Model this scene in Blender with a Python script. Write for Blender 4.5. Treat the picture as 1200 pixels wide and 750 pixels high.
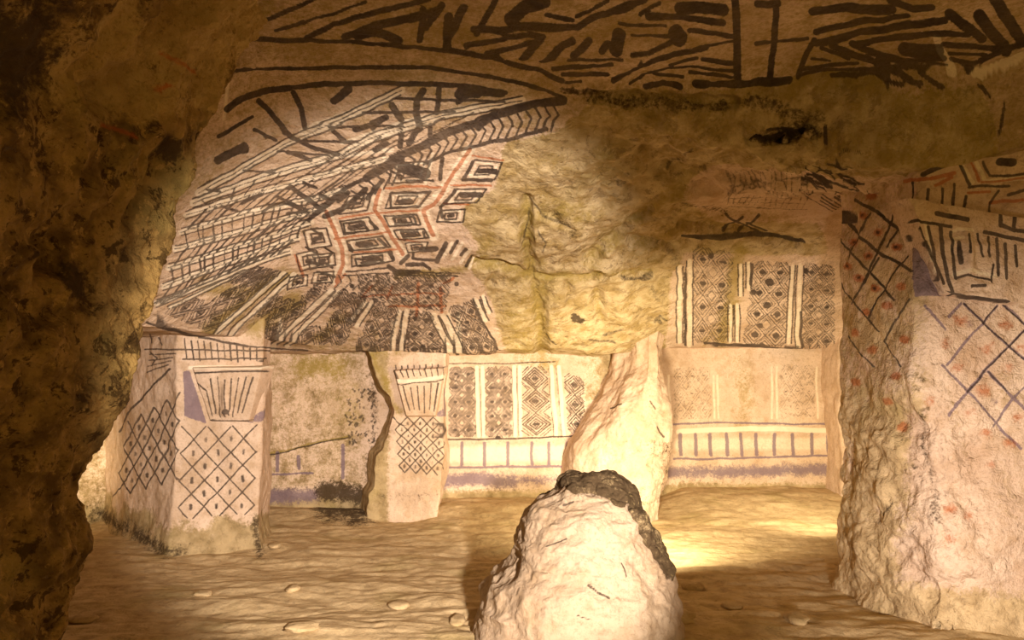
import bpy, math, random
import numpy as np

random.seed(7)
rng = np.random.RandomState(7)
scene = bpy.context.scene
for o in list(bpy.data.objects):
    bpy.data.objects.remove(o)

# ------------------------------------------------------------------ camera
F = 800.0                      # focal length in pixels of the 1200 x 750 frame
HOR = 449.0                    # pixel row of the horizon
EYE = 1.0                      # eye height in metres; camera stands at x = 0, y = 0
cam_data = bpy.data.cameras.new('camera')
cam_data.sensor_width = 36.0
cam_data.lens = 36.0 * F / 1200.0
cam_data.shift_y = (HOR - 375.0) / 1200.0
cam_data.clip_start = 0.02
cam = bpy.data.objects.new('camera', cam_data)
cam.location = (0, 0, EYE)
cam.rotation_euler = (math.radians(90), 0, 0)
scene.collection.objects.link(cam)
scene.camera = cam

# ------------------------------------------------------------------ world, lamps, exposure
world = bpy.data.worlds.new('world')
scene.world = world
world.use_nodes = True
world.node_tree.nodes['Background'].inputs[0].default_value = (1.0, 0.64, 0.20, 1)
world.node_tree.nodes['Background'].inputs[1].default_value = 0.85
scene.view_settings.view_transform = 'Standard'
scene.view_settings.look = 'None'
scene.view_settings.gamma = 1.0
scene.view_settings.use_curve_mapping = False
scene.view_settings.exposure = 0.0


def lamp(name, loc, power, color, radius=0.06, target=None, cone=120, blend=0.6):
    d = bpy.data.lights.new(name, 'SPOT' if target else 'POINT')
    d.energy = power
    d.color = color
    d.shadow_soft_size = radius
    o = bpy.data.objects.new(name, d)
    o.location = loc
    if target:
        d.spot_size = math.radians(cone)
        d.spot_blend = blend
        import mathutils
        v = mathutils.Vector(target) - mathutils.Vector(loc)
        o.rotation_euler = v.to_track_quat('-Z', 'Y').to_euler()
    scene.collection.objects.link(o)
    return o


WARM = (1.0, 0.84, 0.56)
PINK = (1.0, 0.86, 0.75)
lamp('lamp_behind_stump', (0.72, 3.50, 0.42), 235, WARM, 0.08, (0.86, 5.0, 0.50), 150, 1.0)
lamp('lamp_behind_pillar', (2.20, 4.30, 0.40), 68, WARM, 0.08, (1.85, 5.8, 0.50), 155, 1.0)
lamp('lamp_entrance', (0.70, -0.80, 1.15), 1600, PINK, 0.08, (-0.60, 4.05, 0.86), 40, 0.40)
lamp('lamp_floor_right', (0.80, 0.75, 0.30), 330, PINK, 0.10, (1.92, 2.80, 0.48), 58, 1.0)
lamp('lamp_left_niche', (-2.35, 3.2, 0.35), 190, WARM, 0.05, (-3.1, 4.3, 0.5), 56, 0.9)

# ------------------------------------------------------------------ noise
def _hash(ix, iy, iz, seed):
    h = (ix.astype(np.uint32) * np.uint32(374761393) + iy.astype(np.uint32) * np.uint32(668265263)
         + iz.astype(np.uint32) * np.uint32(2147483647) + np.uint32(seed * 974711 + 13))
    h = (h ^ (h >> np.uint32(13))) * np.uint32(1274126177)
    h = h ^ (h >> np.uint32(16))
    return (h & np.uint32(0xffff)).astype(np.float32) / 32767.5 - 1.0


def vnoise(P, scale, seed=0):
    q = P.astype(np.float32) * scale + 100.0
    i = np.floor(q)
    f = q - i
    f = f * f * (3 - 2 * f)
    i = i.astype(np.int64)
    out = 0
    for dx in (0, 1):
        wx = f[..., 0] if dx else 1 - f[..., 0]
        for dy in (0, 1):
            wy = f[..., 1] if dy else 1 - f[..., 1]
            for dz in (0, 1):
                wz = f[..., 2] if dz else 1 - f[..., 2]
                out = out + wx * wy * wz * _hash(i[..., 0] + dx, i[..., 1] + dy, i[..., 2] + dz, seed)
    return out


def fbm(P, scale, octaves=3, seed=0, gain=0.5):
    a, s, t = 1.0, scale, 0
    for k in range(octaves):
        t = t + a * vnoise(P, s, seed + k)
        a *= gain
        s *= 2.07
    return t


def sstep(a, b, x):
    t = np.clip((x - a) / (b - a), 0, 1)
    return t * t * (3 - 2 * t)


# ------------------------------------------------------------------ surfaces as grids of points
def project(P):
    y = P[..., 1]
    ok = y > 0.4
    yy = np.where(ok, y, 1.0)
    px = np.where(ok, 600 + F * P[..., 0] / yy, 1e7)
    py = np.where(ok, HOR - F * (P[..., 2] - EYE) / yy, 1e7)
    return px, py


def at(px, py, y):
    """the point of the place seen at a pixel, at distance y"""
    return np.array([(px - 600.0) / F * y, y, EYE - (py - HOR) / F * y])


def normals(P, wrap=False):
    if wrap:
        du = np.roll(P, -1, 1) - np.roll(P, 1, 1)
    else:
        du = np.gradient(P, axis=1)
    dv = np.gradient(P, axis=0)
    n = np.cross(du, dv)
    return n / (np.linalg.norm(n, axis=-1, keepdims=True) + 1e-9)


SURF = {}


class Surf:
    def __init__(self, name, base, disp=None, wrap=False, bare=0.0):
        self.name, self.wrap = name, wrap
        n = normals(base, wrap)
        self.P = base if disp is None else base + n * disp[..., None]
        self.nv, self.nu = base.shape[:2]
        self.px, self.py = project(self.P)
        self.bx, self.by = project(base)
        self.N = normals(self.P, wrap)
        self.N_flip = 1.0
        if wrap:
            c = self.P.reshape(-1, 3).mean(0)
            out = (self.P - c) * np.array([1, 1, 0])
            if (self.N * out).sum() < 0:
                self.N_flip = -1.0
        self.place()
        self.k = np.zeros((self.nv, self.nu), np.float32)    # black paint
        self.r = np.zeros_like(self.k)                       # red paint
        self.w = np.zeros_like(self.k)                       # white paint
        self.p = np.zeros_like(self.k)                       # purple-grey paint
        self.b = np.full_like(self.k, bare)                  # bare rock instead of plaster
        self.o = np.zeros_like(self.k)                       # olive mineral stains, and the dim olive tone of the foreground ceiling
        self.s = np.zeros_like(self.k)                       # dark soil or crust, and shade painted as dark colour
        self.g = np.zeros_like(self.k)                       # grooves, carved once the strokes are known
        SURF[name] = self

    def place(self):
        """where each point shows; points on the far side of a closed shaft do not"""
        self.px, self.py = project(self.P)
        if self.wrap:
            v = (np.array([0, 0, EYE]) - self.P)
            away = (normals(self.P, True) * self.N_flip * v).sum(-1) < 0
            self.px = np.where(away, 1e6, self.px)

    def index(self, x, y):
        """row and column of the grid where a pixel falls"""
        st = 6
        d = (self.px[::st, ::st] - x) ** 2 + (self.py[::st, ::st] - y) ** 2 + self.P[::st, ::st, 1] * 6
        i, j = np.unravel_index(np.argmin(d), d.shape)
        i0, i1 = max(0, i * st - 9), min(self.nv, i * st + 10)
        j0, j1 = max(0, j * st - 9), min(self.nu, j * st + 10)
        d = (self.px[i0:i1, j0:j1] - x) ** 2 + (self.py[i0:i1, j0:j1] - y) ** 2
        a, b = np.unravel_index(np.argmin(d), d.shape)
        return i0 + a, j0 + b, float(d[a, b])

    def jac(self, i, j):
        h = 3
        i0, i1, j0, j1 = max(0, i - h), min(self.nv - 1, i + h), max(0, j - h), min(self.nu - 1, j + h)
        J = np.array([[(self.bx[i, j1] - self.bx[i, j0]) / (j1 - j0), (self.bx[i1, j] - self.bx[i0, j]) / (i1 - i0)],
                      [(self.by[i, j1] - self.by[i, j0]) / (j1 - j0), (self.by[i1, j] - self.by[i0, j]) / (i1 - i0)]])
        return J

    def brush(self, layer, a, b, w, soft, amount=1.0):
        """one straight brush mark from a to b, laid on the surface in the surface's own grid"""
        ia, ja, da = self.index(*a)
        ib, jb, db = self.index(*b)
        if min(da, db) > 400:
            return
        im, jm = (ia + ib) // 2, (ja + jb) // 2
        J = self.jac(im, jm)
        det = J[0, 0] * J[1, 1] - J[0, 1] * J[1, 0]
        if abs(det) < 0.02:
            return
        ri = int(min(90, (w / 2 + soft) / max(0.15, abs(det) / (np.hypot(J[0, 0], J[1, 0]) + 1e-6)) + 3))
        rj = int(min(120, (w / 2 + soft) / max(0.15, abs(det) / (np.hypot(J[0, 1], J[1, 1]) + 1e-6)) + 3))
        i0, i1 = max(0, min(ia, ib) - ri), min(self.nv, max(ia, ib) + ri + 1)
        j0, j1 = max(0, min(ja, jb) - rj), min(self.nu, max(ja, jb) + rj + 1)
        jj, ii = np.meshgrid(np.arange(j0, j1), np.arange(i0, i1))
        X = J[0, 0] * (jj - ja) + J[0, 1] * (ii - ia)
        Y = J[1, 0] * (jj - ja) + J[1, 1] * (ii - ia)
        ex = J[0, 0] * (jb - ja) + J[0, 1] * (ib - ia)
        ey = J[1, 0] * (jb - ja) + J[1, 1] * (ib - ia)
        if math.hypot(ex - (b[0] - a[0]), ey - (b[1] - a[1])) > 0.7 * math.hypot(b[0] - a[0], b[1] - a[1]) + 5:
            return
        t = np.clip((X * ex + Y * ey) / (ex * ex + ey * ey + 1e-6), 0, 1)
        d = np.hypot(X - t * ex, Y - t * ey)
        v = np.clip(0.5 + (w / 2 - d) / soft, 0, 1) * amount
        A = getattr(self, layer)
        A[i0:i1, j0:j1] = np.maximum(A[i0:i1, j0:j1], v)

    def fill(self, layer, poly, amount=1.0, blur=3):
        pts = [self.index(*q)[:2] for q in poly]
        jj, ii = np.meshgrid(np.arange(self.nu), np.arange(self.nv))
        inside = np.zeros((self.nv, self.nu), bool)
        n = len(pts)
        for q in range(n):
            (y1, x1), (y2, x2) = pts[q], pts[(q + 1) % n]
            if y1 == y2:
                continue
            c = ((ii < y1) != (ii < y2)) & (jj < (x2 - x1) * (ii - y1) / float(y2 - y1) + x1)
            inside ^= c
        v = inside.astype(np.float32) * amount
        for _ in range(blur):
            v[1:-1] = (v[:-2] + 2 * v[1:-1] + v[2:]) / 4
            v[:, 1:-1] = (v[:, :-2] + 2 * v[:, 1:-1] + v[:, 2:]) / 4
        A = getattr(self, layer)
        np.maximum(A, v, out=A)


def cat(pts, n, closed=False):
    """points resampled evenly along a polyline of control rows (any dimension)"""
    pts = np.array(pts, float)
    if closed:
        pts = np.vstack([pts, pts[:1]])
    L = np.concatenate([[0], np.cumsum(np.linalg.norm(np.diff(pts[:, :2], axis=0), axis=1))])
    t = np.linspace(0, L[-1], n, endpoint=not closed)
    return np.stack([np.interp(t, L, pts[:, c]) for c in range(pts.shape[1])], 1)


def smooth1(A, it, closed=False):
    A = A.copy()
    for _ in range(it):
        if closed:
            A = (np.roll(A, 1, 0) + 2 * A + np.roll(A, -1, 0)) / 4
        else:
            A[1:-1] = (A[:-2] + 2 * A[1:-1] + A[2:]) / 4
    return A


# ------------------------------------------------------------------ materials
def mat_rock(name, plaster=((0.69, 0.52, 0.38), (0.53, 0.38, 0.255)), bare=((0.46, 0.34, 0.18), (0.29, 0.205, 0.095)),
             bump=0.5, bscale=22.0, pits=0.5, spots=0.25):
    m = bpy.data.materials.new(name)
    m.use_nodes = True
    nt = m.node_tree
    N, L = nt.nodes, nt.links
    bsdf = N['Principled BSDF']
    bsdf.inputs['Roughness'].default_value = 0.92
    bsdf.inputs['Specular IOR Level'].default_value = 0.12
    geo = N.new('ShaderNodeNewGeometry')
    pos = geo.outputs['Position']

    def noise(scale, detail=4, rough=0.6, dist=0.0):
        n = N.new('ShaderNodeTexNoise')
        n.inputs['Scale'].default_value = scale
        n.inputs['Detail'].default_value = detail
        n.inputs['Roughness'].default_value = rough
        n.inputs['Distortion'].default_value = dist
        L.new(pos, n.inputs['Vector'])
        return n.outputs[0]

    def math_(op, a, b=None, c=None, clamp=False):
        n = N.new('ShaderNodeMath')
        n.operation = op
        n.use_clamp = clamp
        for q, v in enumerate((a, b, c)):
            if v is None:
                continue
            if isinstance(v, (int, float)):
                n.inputs[q].default_value = v
            else:
                L.new(v, n.inputs[q])
        return n.outputs[0]

    def ramp(v, a, b, lo=0.0, hi=1.0):
        n = N.new('ShaderNodeMapRange')
        n.interpolation_type = 'SMOOTHSTEP'
        L.new(v, n.inputs[0])
        n.inputs[1].default_value, n.inputs[2].default_value = a, b
        n.inputs[3].default_value, n.inputs[4].default_value = lo, hi
        return n.outputs[0]

    def mix(f, a, b):
        n = N.new('ShaderNodeMix')
        n.data_type = 'RGBA'
        if isinstance(f, (int, float)):
            n.inputs[0].default_value = f
        else:
            L.new(f, n.inputs[0])
        for q, v in ((6, a), (7, b)):
            if isinstance(v, tuple):
                n.inputs[q].default_value = v + (1,)
            else:
                L.new(v, n.inputs[q])
        return n.outputs[2]

    def attr(nm):
        n = N.new('ShaderNodeAttribute')
        n.attribute_name = nm
        s = N.new('ShaderNodeSeparateColor')
        L.new(n.outputs['Color'], s.inputs[0])
        return s.outputs[0], s.outputs[1], s.outputs[2], n.outputs['Alpha']

    k, r, w, p = attr('paint')
    b, o, s, _ = attr('stain_shade')
    n1, n2, n3, n4 = noise(2.6, 5), noise(11, 5), noise(46, 4, 0.7), noise(130, 2)
    n5 = noise(85, 3, 0.75)
    wear = math_('ADD', math_('ADD', math_('MULTIPLY', math_('SUBTRACT', n3, 0.5), 0.9), math_('MULTIPLY', math_('SUBTRACT', n2, 0.5), 0.8)),
                 math_('MULTIPLY', math_('SUBTRACT', n5, 0.5), 0.7))
    fade = ramp(math_('ADD', math_('MULTIPLY', n1, 0.5), math_('MULTIPLY', n2, 0.5)), 0.36, 0.62, 1.0, 0.80)
    pl = mix(ramp(n1, 0.35, 0.68), plaster[0], plaster[1])
    pl = mix(ramp(n2, 0.46, 0.70, 0, 0.5), pl, (plaster[1][0] * .80, plaster[1][1] * .72, plaster[1][2] * .55))
    pl = mix(ramp(n5, 0.5, 0.72, 0, 0.45), pl, (plaster[1][0] * .6, plaster[1][1] * .55, plaster[1][2] * .5))
    pl = mix(ramp(n3, 0.5, 0.75, 0, 0.6), pl, (plaster[1][0] * .72, plaster[1][1] * .66, plaster[1][2] * .6))
    br = mix(ramp(n2, 0.35, 0.68), bare[0], bare[1])
    br = mix(ramp(n3, 0.56, 0.74, 0, pits), br, (bare[1][0] * .35, bare[1][1] * .3, bare[1][2] * .3))
    br = mix(ramp(n1, 0.52, 0.7, 0, 0.45), br, (0.30, 0.23, 0.07))
    br = mix(ramp(noise(15, 6, 0.72, 0.4), 0.54, 0.60, 0, spots), br, (bare[1][0] * .3, bare[1][1] * .25, bare[1][2] * .2))
    br = mix(ramp(noise(24, 5, 0.7), 0.57, 0.66, 0, spots), br, (bare[0][0] * 1.25, bare[0][1] * 1.25, bare[0][2] * 1.2))
    col = mix(ramp(math_('ADD', b, math_('MULTIPLY', wear, 0.9)), 0.3, 0.7), pl, br)
    col = mix(math_('MULTIPLY', ramp(math_('ADD', o, wear), 0.2, 0.9), 0.75), col, (0.28, 0.20, 0.042))
    col = mix(math_('MULTIPLY', ramp(math_('ADD', w, wear), 0.2, 0.9), 0.75), col, (0.82, 0.70, 0.52))
    col = mix(math_('MULTIPLY', ramp(math_('ADD', p, wear), 0.25, 0.8), 0.8), col, (0.165, 0.115, 0.15))
    col = mix(math_('MULTIPLY', ramp(math_('ADD', r, wear), 0.25, 0.9), math_('MULTIPLY', fade, 0.85)), col, (0.42, 0.115, 0.03))
    col = mix(math_('MULTIPLY', ramp(math_('ADD', k, math_('MULTIPLY', wear, 0.75)), 0.25, 0.85), math_('MULTIPLY', fade, 0.95)), col, (0.032, 0.021, 0.017))
    col = mix(math_('MULTIPLY', ramp(math_('ADD', s, math_('MULTIPLY', wear, 1.2)), 0.25, 0.75), 0.92), col, (0.055, 0.034, 0.018))
    L.new(col, bsdf.inputs['Base Color'])
    bp = N.new('ShaderNodeBump')
    bp.inputs['Strength'].default_value = bump
    bp.inputs['Distance'].default_value = 0.03
    h = math_('ADD', math_('MULTIPLY', noise(bscale, 6, 0.62, 0.3), 1.0), math_('MULTIPLY', n4, 0.15))
    L.new(h, bp.inputs['Height'])
    L.new(bp.outputs[0], bsdf.inputs['Normal'])
    return m


M_PLASTER = mat_rock('painted_tuff', bump=0.35)
M_CEIL = mat_rock('painted_vault', bare=((0.52, 0.40, 0.22), (0.33, 0.23, 0.09)), bump=0.9, spots=0.45)
M_PILLAR = mat_rock('pillar_tuff', plaster=((0.72, 0.55, 0.41), (0.55, 0.38, 0.26)), bare=((0.62, 0.46, 0.26), (0.44, 0.31, 0.16)), bump=0.9, spots=0.3, pits=0.4)
M_FLOOR = mat_rock('earth_floor', bare=((0.60, 0.45, 0.25), (0.45, 0.32, 0.165)), bump=0.45, bscale=14, pits=0.35)
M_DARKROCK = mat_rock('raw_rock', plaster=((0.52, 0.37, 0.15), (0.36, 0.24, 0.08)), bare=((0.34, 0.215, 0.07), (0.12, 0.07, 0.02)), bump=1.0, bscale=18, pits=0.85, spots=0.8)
M_STUMP = mat_rock('stump_tuff', plaster=((0.50, 0.385, 0.265), (0.40, 0.29, 0.19)), bump=0.5, bscale=18)


# ------------------------------------------------------------------ mesh output
def mesh_from_grid(name, P, wrap=False, cap=False):
    nv, nu = P.shape[:2]
    me = bpy.data.meshes.new(name)
    V = P.reshape(-1, 3).astype(np.float32)
    idx = np.arange(nv * nu).reshape(nv, nu)
    if wrap:
        idx = np.hstack([idx, idx[:, :1]])
    q = np.stack([idx[:-1, :-1], idx[:-1, 1:], idx[1:, 1:], idx[1:, :-1]], -1).reshape(-1, 4)
    me.vertices.add(len(V))
    me.vertices.foreach_set('co', V.ravel())
    me.loops.add(q.size)
    me.loops.foreach_set('vertex_index', q.ravel().astype(np.int32))
    me.polygons.add(len(q))
    me.polygons.foreach_set('loop_start', np.arange(0, q.size, 4, dtype=np.int32))
    me.polygons.foreach_set('loop_total', np.full(len(q), 4, np.int32))
    me.polygons.foreach_set('use_smooth', np.ones(len(q), bool))
    me.update(calc_edges=True)
    return me


def emit(s, obj_name, mat, parent=None, origin=None):
    P = s.P if origin is None else s.P - np.array(origin)
    me = mesh_from_grid(obj_name, P, s.wrap)
    for nm, chans in (('paint', (s.k, s.r, s.w, s.p)), ('stain_shade', (s.b, s.o, s.s, s.s))):
        a = me.color_attributes.new(nm, 'FLOAT_COLOR', 'POINT')
        a.data.foreach_set('color', np.stack(chans, -1).astype(np.float32).ravel())
    me.materials.append(mat)
    o = bpy.data.objects.new(obj_name, me)
    scene.collection.objects.link(o)
    if parent is not None:
        o.parent = parent
    elif origin is not None:
        o.location = origin
    return o


def thing(name, loc, label, category, group=None):
    o = bpy.data.objects.new(name, None)
    o.location = loc
    o.empty_display_size = 0.1
    o['label'] = label
    o['category'] = category
    if group:
        o['group'] = group
    scene.collection.objects.link(o)
    return o


# ================================================================== THE LARGE STRUCTURE
def smin(hs, k=26.0):
    m = np.minimum.reduce(hs)
    return m - np.log(sum(np.exp(-k * (h - m)) for h in hs)) / k


def ceil_h(x, y):
    sl = 0.465 - 0.145 * sstep(0.2, 1.6, x)
    back = np.maximum(2.2 - sl * (y - 2.75), 1.205 + 0.07 * sstep(0.6, 1.5, x))
    lx = -2.02 + 0.325 * (y - 2.6)
    d = (x - lx) * 0.964
    left = np.maximum(1.34 + 0.9 * d, 1.25) + 2.0 * np.maximum(0, 2.55 - y)
    flat = 2.2 - 0.03 * (x * 0.5) ** 2 + 0 * y
    h = smin([flat, back, left]) + 0.03
    # rough beam running from the standing pillar towards the broken one
    zb = 2.16 - 0.28 * sstep(0.25, 1.25, x) - 0.03 * np.sin(x * 5)
    y0 = 2.70 - 0.12 * sstep(1.2, 1.55, x) - 0.16 * sstep(1.75, 2.1, x)
    prof = sstep(y0, y0 + 0.20 - 0.08 * sstep(1.2, 1.5, x), y) * (1 - sstep(3.28, 3.5, y)) * sstep(0.05, 0.5, x)
    h = h + np.minimum(0, zb - h) * prof
    return h


yk = np.concatenate([np.linspace(-1.2, 2.0, 44, endpoint=False), np.linspace(2.0, 2.6, 70, endpoint=False),
                     np.linspace(2.6, 2.95, 120, endpoint=False), np.linspace(2.95, 4.0, 160, endpoint=False),
                     np.linspace(4.0, 5.6, 140, endpoint=False), np.linspace(5.6, 6.6, 20)])
U = np.linspace(-1, 1, 1300)
Yc, Uc = np.meshgrid(yk, U, indexing='ij')
Xc = Uc * (1.3 + 0.68 * np.maximum(Yc, 0.4))
base = np.stack([Xc, Yc, ceil_h(Xc, Yc)], -1)
er = np.exp(-(((Xc - 0.55) / 0.75) ** 2 + ((Yc - 4.1) / 1.2) ** 2))      # where the broken pillar tore away
disp = fbm(base, 1.6, 4, 3) * 0.018 + fbm(base, 9, 3, 5) * 0.006 * (1 + 2 * er) + fbm(base, 3.5, 3, 21) * 0.05 * er
bm = sstep(2.60, 2.85, Yc) * (1 - sstep(3.3, 3.5, Yc)) * sstep(0.1, 0.6, Xc)
disp = disp + bm * (fbm(base, 4, 4, 8) * 0.045 + fbm(base, 17, 3, 9) * 0.012)
ceiling = Surf('ceiling', base, disp)


def floor_h(x, y):
    n2 = 0.08 * sstep(4.6, 5.3, y) * sstep(-0.75, -0.5, x) * (1 - sstep(0.6, 0.9, x))
    n3 = 0.11 * sstep(4.7, 5.7, y) * sstep(1.0, 1.5, x)
    return n2 + n3 + 0.05 * sstep(4.7, 5.1, y) * (1 - sstep(-1.2, -0.8, x))


yf = np.concatenate([np.linspace(-1.2, 2.3, 40, endpoint=False), 800.0 / np.linspace(348, 128, 300)])
Uf = np.linspace(-1, 1, 760)
Yf, Ufm = np.meshgrid(yf, Uf, indexing='ij')
Xf = Ufm * (1.3 + 0.68 * np.maximum(Yf, 0.4))
base = np.stack([Xf, Yf, floor_h(Xf, Yf)], -1)
wob = base * np.array([0.55, 1.5, 1.0])
disp = -(fbm(wob, 2.2, 4, 11) * 0.016 + fbm(wob, 11, 3, 12) * 0.005 + np.abs(fbm(wob, 5.0, 3, 15)) * 0.012)
floor = Surf('floor', base, -disp * 1.0, bare=1.0)

# back wall with its niches, one continuous cut rock face
path = [(-3.75, 1.6), (-3.6, 3.2), (-3.2, 4.5), (-2.7, 5.1), (-2.0, 5.2), (-1.0, 5.22), (-0.75, 5.4), (0.0, 5.45), (0.62, 5.5), (1.15, 5.7),
        (1.5, 5.82), (2.4, 5.84), (2.85, 5.75), (3.3, 5.2), (3.7, 4.2)]
pl_ = smooth1(cat(path, 1500), 150)
zz = np.linspace(-0.06, 1, 260)
T, K = np.meshgrid(np.arange(1500), np.arange(300))
px_, py_ = pl_[T, 0], pl_[T, 1]
top = ceil_h(px_, py_) + 0.06
Zw = -0.06 + (top + 0.06) * (K / 299.0)
base = np.stack([px_, py_, Zw], -1)
disp = fbm(base, 1.8, 3, 31) * 0.022 + fbm(base, 9, 3, 32) * 0.006
wall_back = Surf('wall_back', base, disp)

# right-hand wall outside the frame
path = [(3.7, 4.2), (3.75, 2.5), (3.6, 0.8), (2.6, -1.1)]
pl2 = cat(path, 120)
T, K = np.meshgrid(np.arange(120), np.arange(60))
top = 2.24
base = np.stack([pl2[T, 0], pl2[T, 1], -0.06 + 2.36 * K / 59.0], -1)
wall_right = Surf('wall_right', base, fbm(base, 1.5, 4, 41) * 0.06, bare=1.0)

# dark rock jamb of the entrance on the left
edge_px = [(40, 840, 1.85), (65, 750, 1.88), (90, 662, 1.93), (101, 638, 1.95), (88, 580, 1.95), (95, 555, 1.95), (118, 528, 1.96), (150, 480, 1.98),
           (170, 400, 2.02), (190, 325, 2.06), (214, 250, 2.10), (232, 190, 2.13), (252, 130, 2.16), (272, 80, 2.22), (296, 36, 2.27), (330, 5, 2.32)]
E = np.array([at(*e) for e in edge_px])
nz, nt = 300, 460
ze = np.linspace(E[0, 2], E[-1, 2], nz)
ex = np.interp(ze, E[:, 2], E[:, 0])
ey = np.interp(ze, E[:, 2], E[:, 1])
sec = [(-1.9, 0.55), (-0.55, 0.35), (-0.14, 0.16), (0, 0), (-0.03, -0.2), (-0.09, -0.5), (-0.14, -0.9), (-0.14, -1.5), (-0.1, -3.0)]
ss = np.array(sec)
Ls = np.concatenate([[0], np.cumsum(np.linalg.norm(np.diff(ss, axis=0), axis=1))])
tt = np.concatenate([np.linspace(0, Ls[2], 70, endpoint=False), np.linspace(Ls[2], Ls[5], 270, endpoint=False), np.linspace(Ls[5], Ls[-1], 120)])
sx, sy = np.interp(tt, Ls, ss[:, 0]), np.interp(tt, Ls, ss[:, 1])
sx, sy = smooth1(sx[:, None], 8)[:, 0], smooth1(sy[:, None], 8)[:, 0]
near = sstep(0.05, 0.7, -sy)
over = np.clip((ze - 1.62) / 0.62, 0, 1.2) ** 2
X = ex[:, None] + sx[None] + 0.75 * over[:, None] * near[None]
Y = ey[:, None] + sy[None]
Z = np.repeat(ze[:, None], nt, 1)
base = np.stack([X, Y, Z], -1)
amp = (0.35 + 0.65 * sstep(0.0, 0.35, np.abs(sy)))[None]
rid = 1 - np.abs(fbm(base, 5.0, 4, 52))
disp = (fbm(base, 2.2, 4, 51) * 0.06 + (rid - 0.6) * 0.05) * amp + fbm(base, 13, 4, 55, 0.6) * 0.016 - np.maximum(0, fbm(base, 7, 2, 58) - 0.45) * 0.10 * amp
wall_left = Surf('wall_left', base, -disp, bare=1.0)


# ------------------------------------------------------------------ pilasters and pillar
def shaft(name, plan, ztop, flare, n=420, nzr=300, sm=4, seed=60, amp=0.02, bend=None, bare=0.0, zb=-0.05, fine=0.006):
    pts = smooth1(cat(plan, n, True), sm, True)
    pts = np.roll(pts, -int(np.argmax(pts[:, 1] + 0.2 * np.abs(pts[:, 0]))), 0)
    c = pts.mean(0)
    z = np.linspace(zb, ztop, nzr)
    f = 1 + flare * np.exp(-np.clip(z, 0, 9) / 0.10)
    X = c[0] + (pts[None, :, 0] - c[0]) * f[:, None]
    Y = c[1] + (pts[None, :, 1] - c[1]) * f[:, None]
    Zs = np.repeat(z[:, None], n, 1)
    if bend is not None:
        X, Y = bend(X, Y, Zs)
    base = np.stack([X, Y, Zs], -1)
    disp = fbm(base, 2.5, 3, seed) * amp + fbm(base, 12, 3, seed + 3) * fine
    return Surf(name, base, disp, True, bare)


p1 = shaft('pilaster_1', [(-2.0, 4.03), (-1.53, 4.13), (-1.60, 4.5), (-1.92, 5.2), (-2.7, 5.25), (-2.98, 4.95), (-2.5, 4.45)], 1.40, 0.10, 1100, 310, 10, seed=61,
           bend=lambda x, y, z: (x + 0.03 * (z - 0.5), y))


def bend2(x, y, z):
    # the left flank is eaten away: it bulges in at mid height
    lf = 1 - sstep(-1.02, -0.78, x)
    zc = np.exp(-((z - 0.78) / 0.22) ** 2) * 0.13 + 0.008 * np.sin(z * 23 + 1) + 0.006 * np.sin(z * 57) * np.sin(z * 9) - 0.04 * sstep(0.9, 1.2, z)
    return x + lf * zc - 0.06 * (1 - sstep(0.0, 0.5, z)), y


p2 = shaft('pilaster_2', [(-0.99, 4.95), (-0.49, 4.95), (-0.50, 5.2), (-0.55, 5.55), (-1.15, 5.55), (-1.08, 5.2)], 1.36, 0.04, 900, 280, 8, 64, 0.035, bend2)


def bend3(x, y, z):
    lf = 1 - sstep(0.45, 1.25, x)
    return x + lf * (0.34 * sstep(0.35, 1.2, z)) - 0.05 * (1 - sstep(0, 0.4, z)), y + 0.10 * sstep(0.5, 1.2, z)

p3 = shaft('pilaster_3', [(0.62, 5.02), (0.80, 4.9), (1.02, 4.92), (1.15, 5.05), (1.2, 5.4), (1.22, 5.8), (0.4, 5.8), (0.46, 5.3)], 1.5, 0.05, 380, 240, 14, 67, 0.045, bend3, 0.15, -0.05, 0.012)
p4 = shaft('pilaster_4', [(2.62, 5.45), (2.75, 5.3), (3.1, 5.2), (3.3, 5.4), (3.2, 5.9), (2.66, 5.9)], 1.5, 0.06, 200, 140, 5, 70, 0.03)


def bendc(x, y, z):
    fr = 1 - sstep(2.75, 3.02, y)
    lf = 1 - sstep(1.6, 2.0, x)
    sh = 0.11 * (1 - sstep(0.55, 1.1, z))
    return x + fr * lf * sh, y - 0.02 * z * lf


pc = shaft('pillar', [(a * 1.026, b * 1.026) for a, b in [(1.60, 3.34), (1.557, 3.26), (1.557, 3.0), (1.557, 2.75), (1.562, 2.68), (1.60, 2.65), (1.75, 2.64), (2.3, 2.60), (2.45, 2.7), (2.5, 3.3), (2.3, 3.5), (1.75, 3.45)]],
           1.92, 0.04, 1000, 440, 5, 73, 0.02, bendc, 0.1, -0.05, 0.009)
er = (1 - sstep(0.75, 1.2, pc.P[..., 2])) * (1 - sstep(1.75, 1.95, pc.P[..., 0]))
pc.P = pc.P + pc.N * (er * fbm(pc.P, 7, 4, 77) * 0.03)[..., None]


def cushion(name, quad, y0, depth, n=90, m=90, seed=80, tilt=0.0):
    """a low carved relief block: quad of pixels TL, TR, BR, BL at distance y0, edges turned back into the shaft"""
    u, v = np.meshgrid(np.linspace(0, 1, n), np.linspace(0, 1, m))
    q = [at(x, y, y0) for x, y in quad]
    P = ((1 - v) * (1 - u))[..., None] * q[0] + ((1 - v) * u)[..., None] * q[1] + (v * u)[..., None] * q[2] + (v * (1 - u))[..., None] * q[3]
    e = np.minimum(np.minimum(u, 1 - u) * n, np.minimum(v, 1 - v) * m)
    P[..., 1] += depth * (1 - np.clip(e / 5.0, 0, 1)) ** 1.6 + tilt * v
    P[..., 1] += fbm(P, 9, 3, seed) * 0.008
    return Surf(name, P)


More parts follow.
